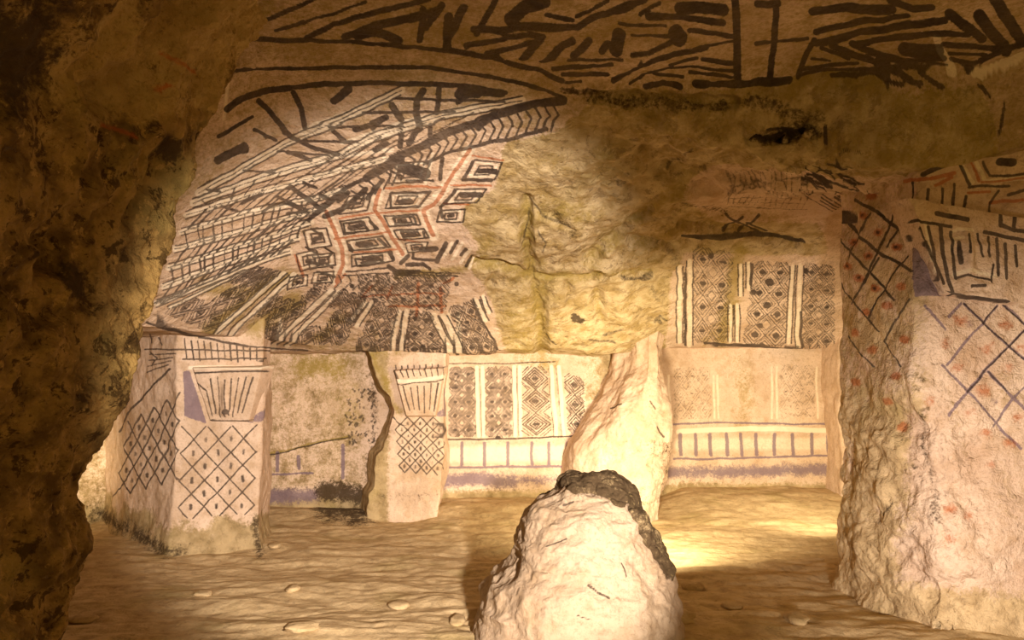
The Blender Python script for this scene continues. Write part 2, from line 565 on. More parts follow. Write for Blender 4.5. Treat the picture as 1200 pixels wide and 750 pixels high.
cap1 = cushion('capital_1', [(219, 428), (312, 427), (289, 497), (241, 497)], 4.0, 0.14, tilt=0.05)
cap2 = cushion('capital_2', [(458, 432), (524, 428), (511, 490), (475, 490)], 4.89, 0.12)
capc = cushion('capital_c', [(1060, 228), (1216, 256), (1196, 358), (1106, 346)], 2.652, 0.12, 190, 170)
# low relief of the face: brow, nose, mouth
fx, fy = capc.px, capc.py
for (x, y, rx, ry, a) in [(1133, 300, 7, 26, 0.030), (1116, 284, 10, 5, 0.014), (1152, 288, 10, 5, 0.014), (1146, 334, 17, 5, 0.016), (1148, 345, 15, 4, 0.012), (1067, 279, 6, 6, 0.015)]:
    capc.P[..., 1] -= a * np.exp(-((fx - x) / rx) ** 2 - ((fy - y) / ry) ** 2)
fx, fy = cap1.px, cap1.py
for (x, y, rx, ry, a) in [(264, 466, 4, 16, 0.025), (264, 484, 8, 3, 0.02)]:
    cap1.P[..., 1] -= a * np.exp(-((fx - x) / rx) ** 2 - ((fy - y) / ry) ** 2)

# ------------------------------------------------------------------ broken pillar stump
rows_px = [(860, 535, 812), (800, 548, 808), (750, 557, 800), (700, 562, 790), (672, 574, 780), (650, 596, 771), (632, 600, 760), (620, 604, 752), (602, 612, 742),
           (588, 626, 736), (577, 650, 729), (568, 668, 724), (562, 682, 718), (559, 694, 710)]
ys = 2.78
tab = np.array([(EYE - (py - HOR) / F * ys, (l - 600) / F * ys, (r - 600) / F * ys) for py, l, r in rows_px])
nr, na = 260, 420
z = np.interp(np.linspace(0, 1, nr) ** 0.85, np.linspace(0, 1, len(tab)), tab[:, 0])
lft, rgt = np.interp(z, tab[:, 0], tab[:, 1]), np.interp(z, tab[:, 0], tab[:, 2])
z = np.append(z, [z[-1] + 0.004, z[-1] + 0.006])
cx = (lft + rgt) / 2
hw = (rgt - lft) / 2
cx = np.append(cx, [cx[-1]] * 2)
hw = np.append(hw, [hw[-1] * 0.5, 0.001])
ang = np.linspace(0, 2 * math.pi, na, endpoint=False) + math.pi / 2
ca, sa = np.cos(ang), np.sin(ang)
pw = 0.82
cxs, sys_ = np.sign(ca) * np.abs(ca) ** pw, np.sign(sa) * np.abs(sa) ** pw
X = cx[:, None] + hw[:, None] * cxs[None]
ry = np.minimum(hw * 1.05, 0.42)
Y = ys + 0.06 * (1 - z / 0.6)[:, None] * 0 + ry[:, None] * sys_[None] * np.where(sa < 0, 1.0, 0.9)[None]
Z = np.repeat(z[:, None], na, 1)
base = np.stack([X, Y, Z], -1)
fade = np.clip(hw / 0.12, 0, 1)[:, None]
q = base * np.array([1, 1, 1.0])
disp = (fbm(q, 4.0, 3, 91) * 0.025 + (0.5 - np.abs(fbm(q * np.array([1, 1, 2.0]), 6, 4, 93))) * 0.022 + fbm(q, 22, 3, 96) * 0.006) * fade
stump = Surf('stump', base, disp, True, 0.05)

# ================================================================== PAINT, STAINS AND PAINTED SHADE
ORDER = [ceiling, floor, wall_back, wall_left, p1, p2, p3, pc, cap1, cap2, capc, stump]
CELL = 4
GW, GH = 1200 // CELL + 1, 750 // CELL + 1
ZB = {}
best = np.full((GH, GW), 1e9)
for s in ORDER:
    s.place()
    ok = (s.px > -2) & (s.px < 1202) & (s.py > -2) & (s.py < 752) & (s.P[..., 1] > 0.4)
    gx = np.clip((s.px[ok] / CELL).astype(int), 0, GW - 1)
    gy = np.clip((s.py[ok] / CELL).astype(int), 0, GH - 1)
    zb = np.full((GH, GW), 1e9)
    np.minimum.at(zb, (gy, gx), s.P[..., 1][ok])
    ZB[s.name] = zb
    best = np.minimum(best, zb)


def seen(x, y):
    gx, gy = int(min(max(x, 0), 1199) / CELL), int(min(max(y, 0), 749) / CELL)
    return [s for s in ORDER if ZB[s.name][gy, gx] < best[gy, gx] * 1.02 + 0.02]


def wig(pts, step, amp):
    """a hand-drawn line: cut into short pieces, slightly unsteady"""
    out = [pts[0]]
    for (x0, y0), (x1, y1) in zip(pts[:-1], pts[1:]):
        L = math.hypot(x1 - x0, y1 - y0)
        n = max(1, int(round(L / step)))
        for q in range(1, n + 1):
            t = q / n
            x, y = x0 + (x1 - x0) * t, y0 + (y1 - y0) * t
            a = amp if q < n else amp * 0.4
            out.append((x + random.uniform(-a, a), y + random.uniform(-a, a)))
    return out


def S(layer, w, text, soft=1.8, amount=1.0, on=None, amp=0.6, step=14):
    pts = text if isinstance(text, list) else [tuple(float(c) for c in t.split(',')) for t in text.split()]
    if len(pts) == 1:
        pts = [pts[0], (pts[0][0] + 0.5, pts[0][1])]
    pts = wig(pts, step, amp)
    for a, b in zip(pts[:-1], pts[1:]):
        if max(a[0], b[0]) < -5 or min(a[0], b[0]) > 1205 or max(a[1], b[1]) < -5 or min(a[1], b[1]) > 755:
            continue
        ss_ = on if on else {s.name: s for s in seen(*a) + seen((a[0] + b[0]) / 2, (a[1] + b[1]) / 2) + seen(*b)}.values()
        for s in ss_:
            s.brush(layer, a, b, w, soft, amount)


def many(layer, rows, thick=1.0, **kw):
    for line in rows.strip().split('\n'):
        w, t = line.split(':')
        S(layer, float(w) * thick, t.strip(), **kw)


def dots(layer, w, text, **kw):
    for t in text.split():
        x, y = (float(c) for c in t.split(','))
        S(layer, w, [(x - w * 0.12, y), (x + w * 0.12, y)], amp=0.3, **kw)


def Q(quad):
    return lambda u, v: (((1 - v) * ((1 - u) * quad[0][0] + u * quad[1][0]) + v * ((1 - u) * quad[3][0] + u * quad[2][0])),
                         ((1 - v) * ((1 - u) * quad[0][1] + u * quad[1][1]) + v * ((1 - u) * quad[3][1] + u * quad[2][1])))


def nested(quad, cols, rows, rings, w=1.8, dot=3.5, layer='k', skip=0.0, **kw):
    kw.setdefault('amount', 0.95)
    f = Q(quad)
    for r in range(rows):
        for c in range(cols):
            if random.random() < skip:
                continue
            u0, v0 = (c + 0.5) / cols, (r + 0.5) / rows
            for k in range(rings):
                a = (1 - k / float(rings)) * 0.5 * 0.98
                p = [f(u0 - a / cols, v0), f(u0, v0 - a / rows), f(u0 + a / cols, v0), f(u0, v0 + a / rows), f(u0 - a / cols, v0)]
                S(layer, w, p, amp=0.4, **kw)
            for du, dv in ((-.5, -.5), (.5, -.5), (-.5, .5), (.5, .5)):
                a = 0.24
                e, g_ = u0 + du / cols, v0 + dv / rows
                S(layer, w * 0.9, [f(e - math.copysign(a, du) / cols, g_), f(e, g_ - math.copysign(a, dv) / rows)], amp=0.4, **kw)
                a = 0.36
                S(layer, w * 0.7, [f(e - math.copysign(a, du) / cols, g_), f(e, g_ - math.copysign(a, dv) / rows)], amp=0.4, **kw)
            if dot:
                S(layer, dot, [f(u0 - 0.06 / cols, v0), f(u0 + 0.06 / cols, v0)], amp=0.2, **kw)


def stripes(quad, n, w=2.0, layer='k', gap=0.06, amp=0.5, **kw):
    """roughly parallel lines running from the left edge of the quad to the right edge"""
    f = Q(quad)
    for k in range(n):
        v = (k + 0.5) / n
        u0 = random.uniform(0, 0.08)
        while u0 < 0.95:
            u1 = min(1.0, u0 + random.uniform(0.5, 1.0))
            S(layer, w * random.uniform(0.75, 1.2), [f(u0, v), f((u0 + u1) / 2, v), f(u1, v)], amp=amp, **kw)
            u0 = u1 + random.uniform(0.02, gap)


def chev(quad, n, w=2.5, layer='k', lean=0.6, **kw):
    f = Q(quad)
    for k in range(n):
        u = k / float(n)
        S(layer, w, [f(u, 0.02), f(u + lean / n, 0.5), f(u, 0.98)], amp=0.5, **kw)


def ticks(quad, n, w=2.5, layer='k', **kw):
    f = Q(quad)
    for k in range(n):
        u = (k + 0.5) / n
        S(layer, w * random.uniform(0.7, 1.2), [f(u, random.uniform(0, 0.1)), f(u, random.uniform(0.85, 1))], amp=0.5, **kw)


def lattice(quad, nc, nr, w, layer='k', dot=None, **kw):
    """crossing diagonals with a small lozenge in every mesh"""
    f = Q(quad)
    for sg in (1, -1):
        for k in range(-int(nc + nr) - 2, int(nc + nr) + 3):
            pts = []
            for q in range(41):
                u = q / 40.0
                v = (k + sg * u * nc) / nr
                if 0 <= v <= 1:
                    pts.append(f(u, v))
            if len(pts) > 3:
                S(layer, w, [pts[0], pts[len(pts) // 2], pts[-1]], amp=0.5, **kw)
    if dot:
        for a in range(int(2 * nc) + 1):
            for b in range(int(2 * nr) + 2):
                if (a + b) % 2 == 0:
                    continue
                u, v = a / 2.0 / nc, b / 2.0 / nr
                if 0.04 < u < 0.96 and 0.02 < v < 0.98:
                    x, y = f(u, v)
                    S(dot[0], dot[1], [(x, y - dot[2] * 0.5), (x, y + dot[2] * 0.5)], amp=0.4, soft=3, amount=random.uniform(0.65, 1.0), on=kw.get('on'))


def along(line, t):
    L = [math.hypot(b[0] - a[0], b[1] - a[1]) for a, b in zip(line[:-1], line[1:])]
    d = t * sum(L)
    for (a, b), l in zip(zip(line[:-1], line[1:]), L):
        if d <= l:
            return (a[0] + (b[0] - a[0]) * d / l, a[1] + (b[1] - a[1]) * d / l)
        d -= l
    return line[-1]


def herring(A, B, n, lean, w, **kw):
    """short slanting strokes between two long lines"""
    for k in range(n):
        t = (k + random.uniform(0.2, 0.8)) / n
        t2 = t + lean
        if 0.0 <= t2 <= 1.0:
            a, b = along(A, t), along(B, t2)
            m = ((a[0] + b[0]) / 2, (a[1] + b[1]) / 2)
            S('k', w * random.uniform(0.7, 1.3), [(a[0] * .85 + m[0] * .15, a[1] * .85 + m[1] * .15), (b[0] * .85 + m[0] * .15, b[1] * .85 + m[1] * .15)], amp=0.5, **kw)


def ray(line, w=5.0, d=2.6, **kw):
    """a white band between dark lines"""
    S('w', w * 2.0, line, amp=0.5, **kw)
    for o in (-1.05, 0.0, 1.05):
        S('k', d * (1.0 if o else 0.7), [(x, y + o * (w + 0.5)) for x, y in line], amp=0.6, **kw)


def rings(quad, n=2, w=2.4, bar=5.0, **kw):
    f = Q(quad)
    for k in range(n):
        a = 0.10 + 0.2 * k
        S('k', w, [f(a, a), f(1 - a, a), f(1 - a, 1 - a), f(a, 1 - a), f(a, a)], amp=0.5, **kw)
    S('w', 2.4, [f(.2, .2), f(.8, .2), f(.8, .8), f(.2, .8), f(.2, .2)], amp=0.3, **kw)
    if bar:
        S('k', bar, [f(.42, .5), f(.58, .5)], amp=0.4, **kw)


C1 = [ceiling]
ceiling.o = np.maximum(ceiling.o, (0.58 + 0.25 * fbm(ceiling.P, 2.5, 3, 301)) * (1 - sstep(2.75, 3.3, ceiling.P[..., 1])))  # broad olive tint: dim tone of the foreground ceiling put into its colour
# ---- bare, torn rock on the vault
ceiling.fill('b', [(590, 168), (660, 150), (700, 106), (860, 104), (1060, 106), (1130, 98), (1165, 130), (1190, 188), (1060, 205), (1000, 208), (850, 192), (800, 230), (840, 262),
                   (960, 262), (972, 300), (880, 300), (800, 296), (786, 330), (780, 408), (690, 425), (610, 424), (580, 370), (566, 330), (552, 322), (560, 285), (540, 262), (545, 240), (580, 220)], 0.9, 14)
ceiling.fill('b', [(0, 0), (330, 0), (300, 40), (270, 78), (200, 150), (0, 150)], 0.85, 6)
for (w, t, a) in [(16, '616,236 618,290 628,336 634,400 640,428', .8), (14, '556,306 600,318 630,328 700,326 760,318', .8), (34, '640,246 662,244 684,258', .6), (26, '690,306 730,262 800,226', .6),
                  (40, '760,290 800,262', .55), (30, '800,252 900,255 960,272', .45), (24, '640,185 720,180', .4), (20, '866,292 858,350 846,398', .9), (14, '826,400 860,372', .6),
                  (22, '246,388 300,346 336,322', .9), (30, '300,384 346,352', .85), (26, '240,336 300,344', .75), (12, '466,322 540,316 570,300', .8), (18, '400,372 372,396', .7), (14, '330,402 440,412', .5),
                  (30, '350,432 396,432', .75), (9, '436,416 452,446 466,484', .8), (26, '560,300 590,250', .4), (16, '360,262 330,300', .4), (20, '600,408 650,424', .6)]:
    S('o', w, t, soft=max(10, w * 0.8), amount=a, amp=2)
for (w, t, a) in [(14, '690,118 760,122 850,126', .5), (20, '880,118 960,140 900,160', .5), (10, '885,166 960,154', .8), (8, '800,238 850,246', .5), (14, '640,250 668,262 672,276', .35), (10, '660,105 700,112', .7)]:
    S('s', w, t, soft=9, amount=a, amp=2, on=C1)

# ---- flat ceiling in the foreground
many('k', '''
4.5: 268,48 300,45 330,48 366,47 410,49 460,53 510,58 540,61 580,69 608,77 628,81 660,95
3.5: 270,83 300,81 340,80 400,79 460,79 504,79 540,85 580,91 620,100 640,106 662,116
6: 266,128 280,118 292,112 316,106 340,103
4.5: 330,104 380,98 440,97 520,99 530,100 560,103 592,109
4: 290,29 316,22 334,13 360,4 372,-4
4: 324,36 354,26
3: 356,27 400,12 428,2
5: 360,44 392,28 420,20 450,12 480,6 502,-1
7: 404,43 440,30 480,22 512,13
9: 420,41 440,38 466,47
6: 496,12 492,48
8: 526,20 524,54
8: 544,8 528,40
6: 518,6 500,32
6: 580,0 570,20 558,38
13: 600,22 616,8 636,4
7: 556,34 590,36 620,30 652,32 676,32 690,24 710,16 740,4
4: 676,20 700,8 712,2
5: 640,18 670,24
5: 546,54 580,48 620,40 636,44
5: 570,64 600,56 630,48
7: 634,46 612,70
7: 670,48 652,60 636,72
7: 690,48 672,66
6: 712,50 706,60
12: 725,40 722,58
3: 666,71 730,70
4: 648,81 716,76
4: 660,87 712,87
3: 664,97 680,95
7: 720,14 754,0
4: 750,16 772,4
10: 796,10 816,8 848,12
6: 760,18 800,21 848,26
3: 726,28 780,30
5: 808,35 840,39 864,43
3: 740,41 786,43
14: 792,38 796,44
4: 790,48 760,62 740,65
5: 828,56 790,64 750,78 720,94
3: 864,47 828,54
4: 816,68 786,76
3: 738,98 764,84 788,78
5: 824,69 860,75
3: 782,80 816,78 832,81 862,83
3: 766,86 800,90
3: 808,84 864,91
7: 816,98 870,98 924,93
6: 756,101 776,97 796,101
7: 862,0 864,45 864,90
6: 910,6 906,60 902,90
4: 886,51 908,49 946,45
6: 888,4 912,5
5: 954,46 946,60 935,88
10: 953,13 994,9 1044,13
6: 957,37 1005,26 1063,19
7: 957,50 1005,39 1048,32 1107,24
6: 1001,52 1037,46 1092,39 1135,41
12: 1060,58 1098,60
6: 998,51 1027,63 1055,71
4: 962,56 994,69
6: 975,54 1027,74 1053,84 1079,100
5: 1055,71 1107,69
3: 1048,77 1109,77
5: 1079,86 1105,102
5: 1027,87 1057,100
3: 975,88 1031,86
3: 940,81 983,75 1005,74
3: 940,87 972,81 1031,81
3: 951,69 972,71
5: 1105,52 1140,54 1174,58
3: 1113,62 1155,65
5: 1115,69 1135,74
5: 1135,78 1178,58 1202,51
9: 1113,15 1150,45
11: 1148,19 1178,58
11: 1167,0 1198,48
7: 1044,0 1070,11 1092,9
5: 1148,100 1159,113
3: 1175,124 1174,147 1170,158''', thick=1.35, on=C1)
S('w', 9, '1098,45 1107,66 1118,86', on=C1)
S('w', 8, '1142,86 1176,72 1204,62', on=C1)

# ---- long striped panel on the left slope
many('k', '''
4: 256,160 296,137
6: 304,118 324,140 342,162
6: 344,108 352,126 356,146
5: 342,162 370,174 396,182
4: 336,178 364,188
5: 390,154 404,166
9: 256,188 286,172
4: 298,152 324,164
9: 392,118 408,104
7: 416,152 436,146 452,138
7: 460,124 470,140
7: 496,106 488,118 488,134 492,148 480,168
6: 514,104 512,132
9: 540,106 588,109
9: 538,110 560,110
5: 536,120 546,114
5: 504,146 504,160
6: 470,158 468,172
5: 440,176 454,168
9: 660,118 624,122 590,132 560,142 528,154 500,168 480,178 460,188 430,208
4: 640,152 610,160 580,166 546,174 520,180 500,192
5: 430,208 406,220 380,240 362,258
6: 428,222 400,246 380,254
8: 470,186 452,196 436,206
12: 472,196 498,204
5: 448,212 430,232
5: 408,226 396,236
3: 260,242 278,247
4: 284,238 306,228
4: 308,248 320,240 340,239 352,245
5: 340,218 374,244
4: 356,214 370,220
5: 376,228 384,233
6: 400,226 386,238 368,252
3: 324,230 360,246
3: 336,250 360,248''', thick=1.15, on=C1)
UPL = [(655, 119), (624, 122), (590, 132), (560, 142), (528, 154), (500, 168), (470, 186), (440, 206), (404, 228)]
LOL = [(654, 150), (610, 160), (580, 166), (546, 174), (520, 180), (498, 192), (468, 212), (440, 228), (404, 250)]
for k in range(24):       # herringbone border along the dark seam
    t = (k + 0.7) / 24.5
    a, b = along(UPL, t), along(LOL, t)
    m = along(UPL, max(0, t - 0.035)), along(LOL, max(0, t - 0.035))
    S('k', 2.8, [a, ((m[0][0] + m[1][0]) / 2, (m[0][1] + m[1][1]) / 2), b], on=C1)
RAYS = [[(232, 226), (275, 203), (335, 168), (400, 140), (470, 106)],
        [(226, 238), (310, 207), (400, 181), (432, 163), (520, 135), (612, 118)],
        [(218, 252), (300, 226), (390, 202), (452, 186)],
        [(212, 272), (290, 250), (366, 234), (404, 222)],
        [(205, 292), (280, 272), (352, 252), (382, 242)],
        [(198, 314), (262, 294), (338, 270), (364, 260)],
        [(191, 336), (250, 314), (322, 288), (350, 278)],
        [(184, 356), (240, 332), (304, 306), (340, 294)]]
for R in RAYS:
    ray(R, 4.6 if R[0][1] < 245 else 3.6, 2.4 if R[0][1] < 245 else 1.9, on=C1)
for q, (A, B) in enumerate(zip(RAYS[1:-1], RAYS[2:])):
    herring(A, B, (13, 16, 17, 17, 17, 16)[q], (0.10, -0.07, 0.06, -0.06, 0.06, -0.06)[q], 2.2, on=C1)
herring(RAYS[0], RAYS[1], 7, 0.05, 3.5, on=C1)
for R, dy in () and ((RAYS[2], 9), (RAYS[3], 9), (RAYS[4], 9), (RAYS[5], 9), (RAYS[6], 8)):
    S('k', 1.8, [(x, y + dy) for x, y in R], on=C1)
S('w', 4, '268,90 262,140', on=C1)
S('w', 5, '352,154 420,126 470,104', on=C1)
S('w', 4, '400,168 476,142 560,122', on=C1)
S('w', 5, '310,204 380,184 460,176', on=C1)

# ---- red and black rhombs in the middle of the vault
for t in ('550,176 532,202 518,226 496,247 500,260 508,276', '446,222 438,246 448,258 462,282 472,298', '382,248 390,266 400,292 402,310 394,330'):
    S('w', 13, t, on=C1, soft=3, amount=.8)
many('r', '''
5: 550,176 541,190 532,202 518,226 508,240 496,247 500,260 508,276
5: 446,222 438,246 448,258 462,282 472,298
5: 382,248 390,266 400,292 402,310 394,330
4: 346,300 356,322
3.2: 450,221 474,218 516,219
2.6: 528,217 576,217
2.6: 440,250 492,246
2.6: 398,256 438,250
2.4: 392,280 456,272
2.4: 464,280 492,284
2.4: 414,296 466,292
2.8: 554,182 590,188
2.4: 520,238 548,240
4: 490,332 488,370
4: 516,338 517,366
3: 460,336 454,350
2.6: 436,334 424,348
3: 404,322 392,336
2.4: 424,348 486,344 520,344
2.6: 456,359 522,358
3: 520,332 532,326''', on=C1)
many('k', '''
3: 458,226 504,226 492,242 458,244 458,226
5: 466,236 482,236
4.5: 554,190 542,211 576,211
7: 562,201 580,202
4: 534,224 516,242 518,254
6: 540,228 564,229
3: 462,254 484,254 488,262 464,265 462,254
4: 476,276 488,276
4: 471,272 474,281
3: 496,272 498,279
3: 402,262 424,260 432,270 404,274 402,262
5: 410,267 424,264
4: 434,260 442,268
4: 418,287 436,286
5: 410,288 413,294
4: 444,280 452,288
3: 416,304 444,302 450,308 418,312 416,304
4: 424,308 438,306
3: 380,290 390,296 384,304
3: 380,308 390,314
8: 494,293 510,291
6: 522,286 512,306
5: 478,300 470,308
3.5: 484,296 484,303 510,305
4: 476,311 496,310 504,315
5.5: 456,312 464,318 490,318
4: 536,283 528,296
4: 546,292 540,298
4: 554,300 546,312
5: 457,296 461,304
5: 518,186 516,210
3: 508,212 476,212
3.5: 458,200 470,206
3: 364,268 376,276 366,286
3: 358,290 372,298
4: 360,306 378,310
3: 372,318 392,324''', on=C1)
for quad in ([(452, 224), (512, 222), (494, 245), (446, 247)], [(444, 252), (492, 250), (498, 264), (452, 267)], [(456, 269), (501, 267), (507, 279), (464, 283)],
             [(394, 258), (436, 252), (446, 270), (398, 278)], [(400, 282), (452, 274), (464, 290), (404, 296)], [(407, 298), (464, 293), (468, 306), (406, 315)],
             [(554, 184), (594, 188), (582, 213), (538, 214)], [(530, 220), (576, 220), (562, 238), (514, 242)], [(512, 246), (548, 243), (546, 262), (508, 262)],
             [(352, 268), (384, 264), (394, 290), (358, 296)], [(356, 298), (395, 294), (398, 312), (360, 318)], [(456, 190), (512, 184), (498, 216), (450, 218)],
             [(406, 228), (440, 224), (434, 248), (392, 254)]):
    rings(quad, 2, 2.3, 4.5, on=C1)
for quad in ([(344, 296), (372, 290), (380, 312), (350, 322)], [(366, 318), (394, 316), (392, 332), (362, 334)], [(470, 284), (506, 282), (500, 296), (476, 298)], [(338, 324), (364, 320), (362, 336), (334, 342)]):
    rings(quad, 2, 2.0, 3.5, on=C1)
stripes([(404, 316), (456, 312), (456, 322), (400, 326)], 2, 2.0, on=C1)
stripes([(466, 316), (540, 318), (536, 326), (460, 324)], 2, 2.0, on=C1)
for x0, y0, x1, y1 in ((520, 300, 530, 284), (530, 304, 541, 286), (540, 308, 552, 292), (550, 314, 560, 300)):
    S('w', 3.5, [(x0, y0), (x1, y1)], on=C1)
chev([(386, 322), (530, 322), (524, 338), (380, 340)], 13, 1.8, on=C1)
dots('k', 4.5, '478,337 506,335 502,349 473,351 503,360 535,332 548,378 558,398 496,406 478,396 440,352 446,340 464,322 412,336', on=C1)
S('w', 4, '508,180 498,216', on=C1)
S('w', 4, '470,232 494,230', on=C1)
S('w', 4, '552,204 580,206', on=C1)
# ---- fan of double white lines above the niches
for a, b, w in [((468, 366), (458, 418), 5), ((477, 364), (469, 418), 5), ((508, 370), (532, 418), 6.5), ((519, 370), (544, 418), 6.5), ((557, 352), (568, 376), 6), ((566, 350), (573, 366), 4.5),
                ((428, 354), (410, 378), 5), ((436, 354), (418, 382), 5), ((388, 340), (320, 404), 6), ((397, 342), (336, 404), 5.5), ((332, 320), (250, 392), 6), ((344, 322), (266, 394), 6),
                ((300, 304), (184, 356), 6), ((290, 316), (200, 360), 5)]:
    S('w', w, [a, b], on=C1)
    S('k', 2.0, [(a[0] - w * 0.75, a[1]), (b[0] - w * 0.75, b[1])], on=C1)
    S('k', 2.0, [(a[0] + w * 0.75, a[1]), (b[0] + w * 0.75, b[1])], on=C1)
S('k', 3, '554,350 564,376 572,388 586,410', on=C1)
nested([(480, 364), (506, 366), (524, 418), (472, 418)], 2, 3, 3, 1.7, 4, on=C1)
nested([(524, 360), (556, 352), (584, 416), (548, 418)], 2, 3, 3, 1.7, 4, on=C1)
nested([(438, 352), (468, 360), (456, 418), (416, 412)], 2, 3, 3, 1.7, 3, on=C1)
nested([(400, 338), (430, 348), (404, 404), (344, 404)], 3, 3, 3, 1.7, 4, skip=.15, on=C1)
nested([(346, 320), (386, 334), (318, 400), (270, 394)], 3, 3, 3, 1.8, 5, skip=.15, on=C1)
nested([(300, 312), (332, 318), (246, 390), (190, 366)], 3, 3, 3, 1.8, 4, skip=.15, on=C1)
nested([(420, 322), (530, 318), (522, 366), (420, 350)], 6, 3, 2, 1.5, 3, on=C1)
S('k', 3, '172,378 220,392 290,406')
S('k', 2, '290,406 360,411')
# sparse marks left in the torn middle
many('k', '''
4: 728,328 748,326
5: 752,326 764,324
3: 766,378 774,370 782,376
5: 772,375 774,378
3: 690,398 720,402
3: 706,392 730,386
3: 640,394 652,404
4: 782,196 800,188
3: 800,180 810,176
3: 722,216 728,218
6: 724,212 732,214
3: 622,236 640,256 668,268
3: 617,250 614,290
3: 630,270 640,284 636,296''', on=C1, amount=.65)
S('s', 8, '672,372 682,376', soft=5, on=C1)

# ---- vault panel above the right niche, and the stripes under the beam
for a, b, w in [((797, 312), (797, 402), 5), ((808, 306), (808, 404), 5.5), ((868, 310), (868, 346), 4), ((877, 308), (877, 338), 4), ((856, 358), (856, 400), 4), ((864, 358), (864, 400), 4),
                ((929, 312), (924, 402), 4.5), ((938, 312), (934, 408), 5)]:
    S('w', w, [a, b], on=C1)
    S('k', 1.8, [(a[0] - w * .75, a[1]), (b[0] - w * .75, b[1])], on=C1)
    S('k', 1.8, [(a[0] + w * .75, a[1]), (b[0] + w * .75, b[1])], on=C1)
S('k', 3.2, '803,320 803,404', on=C1)
S('k', 4, '881,310 880,332', on=C1)
S('k', 3.5, '939,366 938,408', on=C1)
nested([(812, 288), (860, 296), (852, 400), (813, 402)], 2, 4, 3, 1.4, 4.5, on=C1)
nested([(884, 306), (926, 308), (921, 406), (870, 404)], 2, 4, 3, 1.5, 5.5, on=C1)
nested([(942, 308), (978, 312), (978, 410), (940, 408)], 2, 5, 3, 1.4, 3.5, on=C1)
dots('k', 8, '902,331 899,358', on=C1)
dots('k', 6, '833,300 891,382 893,405 944,318 883,342', on=C1)
many('k', '''
4.5: 800,276 830,278 870,277
3.5: 862,276 900,279 944,286
3.5: 826,402 874,404 920,408 950,411
3: 870,254 848,272
3: 850,250 862,262
3: 890,252 866,274
3: 856,256 888,276
3: 876,262 900,274''', on=C1)
chev([(850, 200), (946, 196), (946, 246), (846, 238)], 16, 1.5, lean=2.0, amount=.75, on=C1)
stripes([(852, 216), (946, 204), (946, 250), (850, 244)], 6, 1.4, amount=.75, on=C1)
stripes([(946, 190), (1056, 228), (1000, 244), (936, 212)], 8, 2.0, on=C1)
stripes([(960, 206), (1000, 236), (974, 248), (930, 226)], 7, 1.8, on=C1)
many('k', '''
3.5: 970,192 992,198
4: 900,152 928,150
7: 892,164 920,156 944,152
5: 967,150 968,168
3: 984,182 990,177 1008,178''', on=C1)

# ---- back wall niches
WB = [wall_back]
for x in (559, 565.5, 602.5, 609, 646, 655):
    S('w', 4.2, [(x, 430), (x + (6 if x > 640 else 1.5), 511)], on=WB)
    S('k', 1.3, [(x - 3, 432), (x - 3 + (6 if x > 640 else 1.5), 511)], on=WB, amount=.8)
nested([(527, 430), (556, 430), (557, 512), (525, 512)], 2, 5, 3, 1.5, 3.2, on=WB)
nested([(569, 430), (599, 430), (600, 512), (569, 512)], 2, 5, 3, 1.5, 3.2, on=WB)
nested([(612, 430), (641, 430), (646, 510), (612, 511)], 1, 3, 4, 1.7, 4, on=WB)
nested([(661, 436), (684, 444), (686, 508), (666, 508)], 1, 3, 3, 1.8, 4, on=WB)
many('k', '''
2.2: 522,515 560,515 620,513 688,511
1.5: 522,426 590,426 650,424''', on=WB)
S('w', 20, '530,533 680,530', soft=7, amount=.8, on=WB)
for x in (541, 568, 595, 623, 643, 665):
    S('p', 4, [(x, 519), (x, 544)], on=WB, soft=2.5)
S('p', 3, '520,548 600,547 690,546', on=WB)
S('p', 18, '522,563 560,562 600,564', on=WB, soft=14, amount=.9)
S('p', 14, '600,564 660,562 690,562', on=WB, soft=14, amount=.65)
dots('k', 5, '584,513', on=WB)
for x in (784, 836, 841, 904, 910, 957):
    S('w', 3, [(x, 430 if x > 880 else 440), (x + 1, 490)], on=WB, amount=.75)
nested([(790, 432), (832, 430), (834, 490), (790, 492)], 3, 3, 2, 1.2, 2, on=WB, amount=.7)
nested([(914, 428), (954, 428), (956, 488), (914, 490)], 3, 3, 2, 1.2, 2, on=WB, amount=.7)
S('o', 22, '868,424 874,470 866,500', on=WB, soft=16, amount=.5)
S('p', 2.4, '784,498 838,495 944,497 976,497', on=WB)
S('w', 6, '795,506 880,502 976,504', on=WB)
S('w', 17, '797,521 880,520 970,520', on=WB, soft=7, amount=.6)
for x in (797, 815, 832, 851, 868, 886, 907, 929, 951, 970):
    S('p', 4.2, [(x, 509), (x + 1, 533)], on=WB, soft=2.5)
S('p', 2.6, '790,538 870,537 970,534', on=WB)
S('p', 15, '786,554 870,553 976,550', on=WB, soft=13, amount=.85)
# left niche
S('o', 3, '306,533 337,528 376,517 408,512', on=WB)
S('k', 1.8, '306,534 337,529 376,518 410,513', on=WB)
S('p', 2.5, '306,557 366,554', on=WB)
for x, a, b in ((325, 531, 552), (350, 535, 549), (402, 522, 560)):
    S('p', 4.5, [(x, a), (x, b)], on=WB)
S('p', 18, '308,582 366,580', on=WB, soft=14, amount=.9)
S('s', 24, '380,574 432,584', on=WB, soft=16, amount=.85)  # shade in the niche's lower corner, painted dark
S('s', 12, '436,440 440,500 430,560', on=WB, soft=16, amount=.5)  # shaded right side of the hollow, painted into the wall colour
S('s', 26, '376,592 432,598', on=[floor], soft=16, amount=.75)  # shadow on the niche floor, painted as a dark patch
for _ in range(60):
    x, y = random.uniform(404, 440), random.uniform(455, 518)
    S('k', random.uniform(2, 3.2), [(x, y), (x + random.uniform(-3, 3), y + random.uniform(1, 4))], on=WB, amount=.8)
stripes([(316, 500), (360, 440), (410, 452), (400, 514)], 8, 1.3, on=WB, amount=.55)
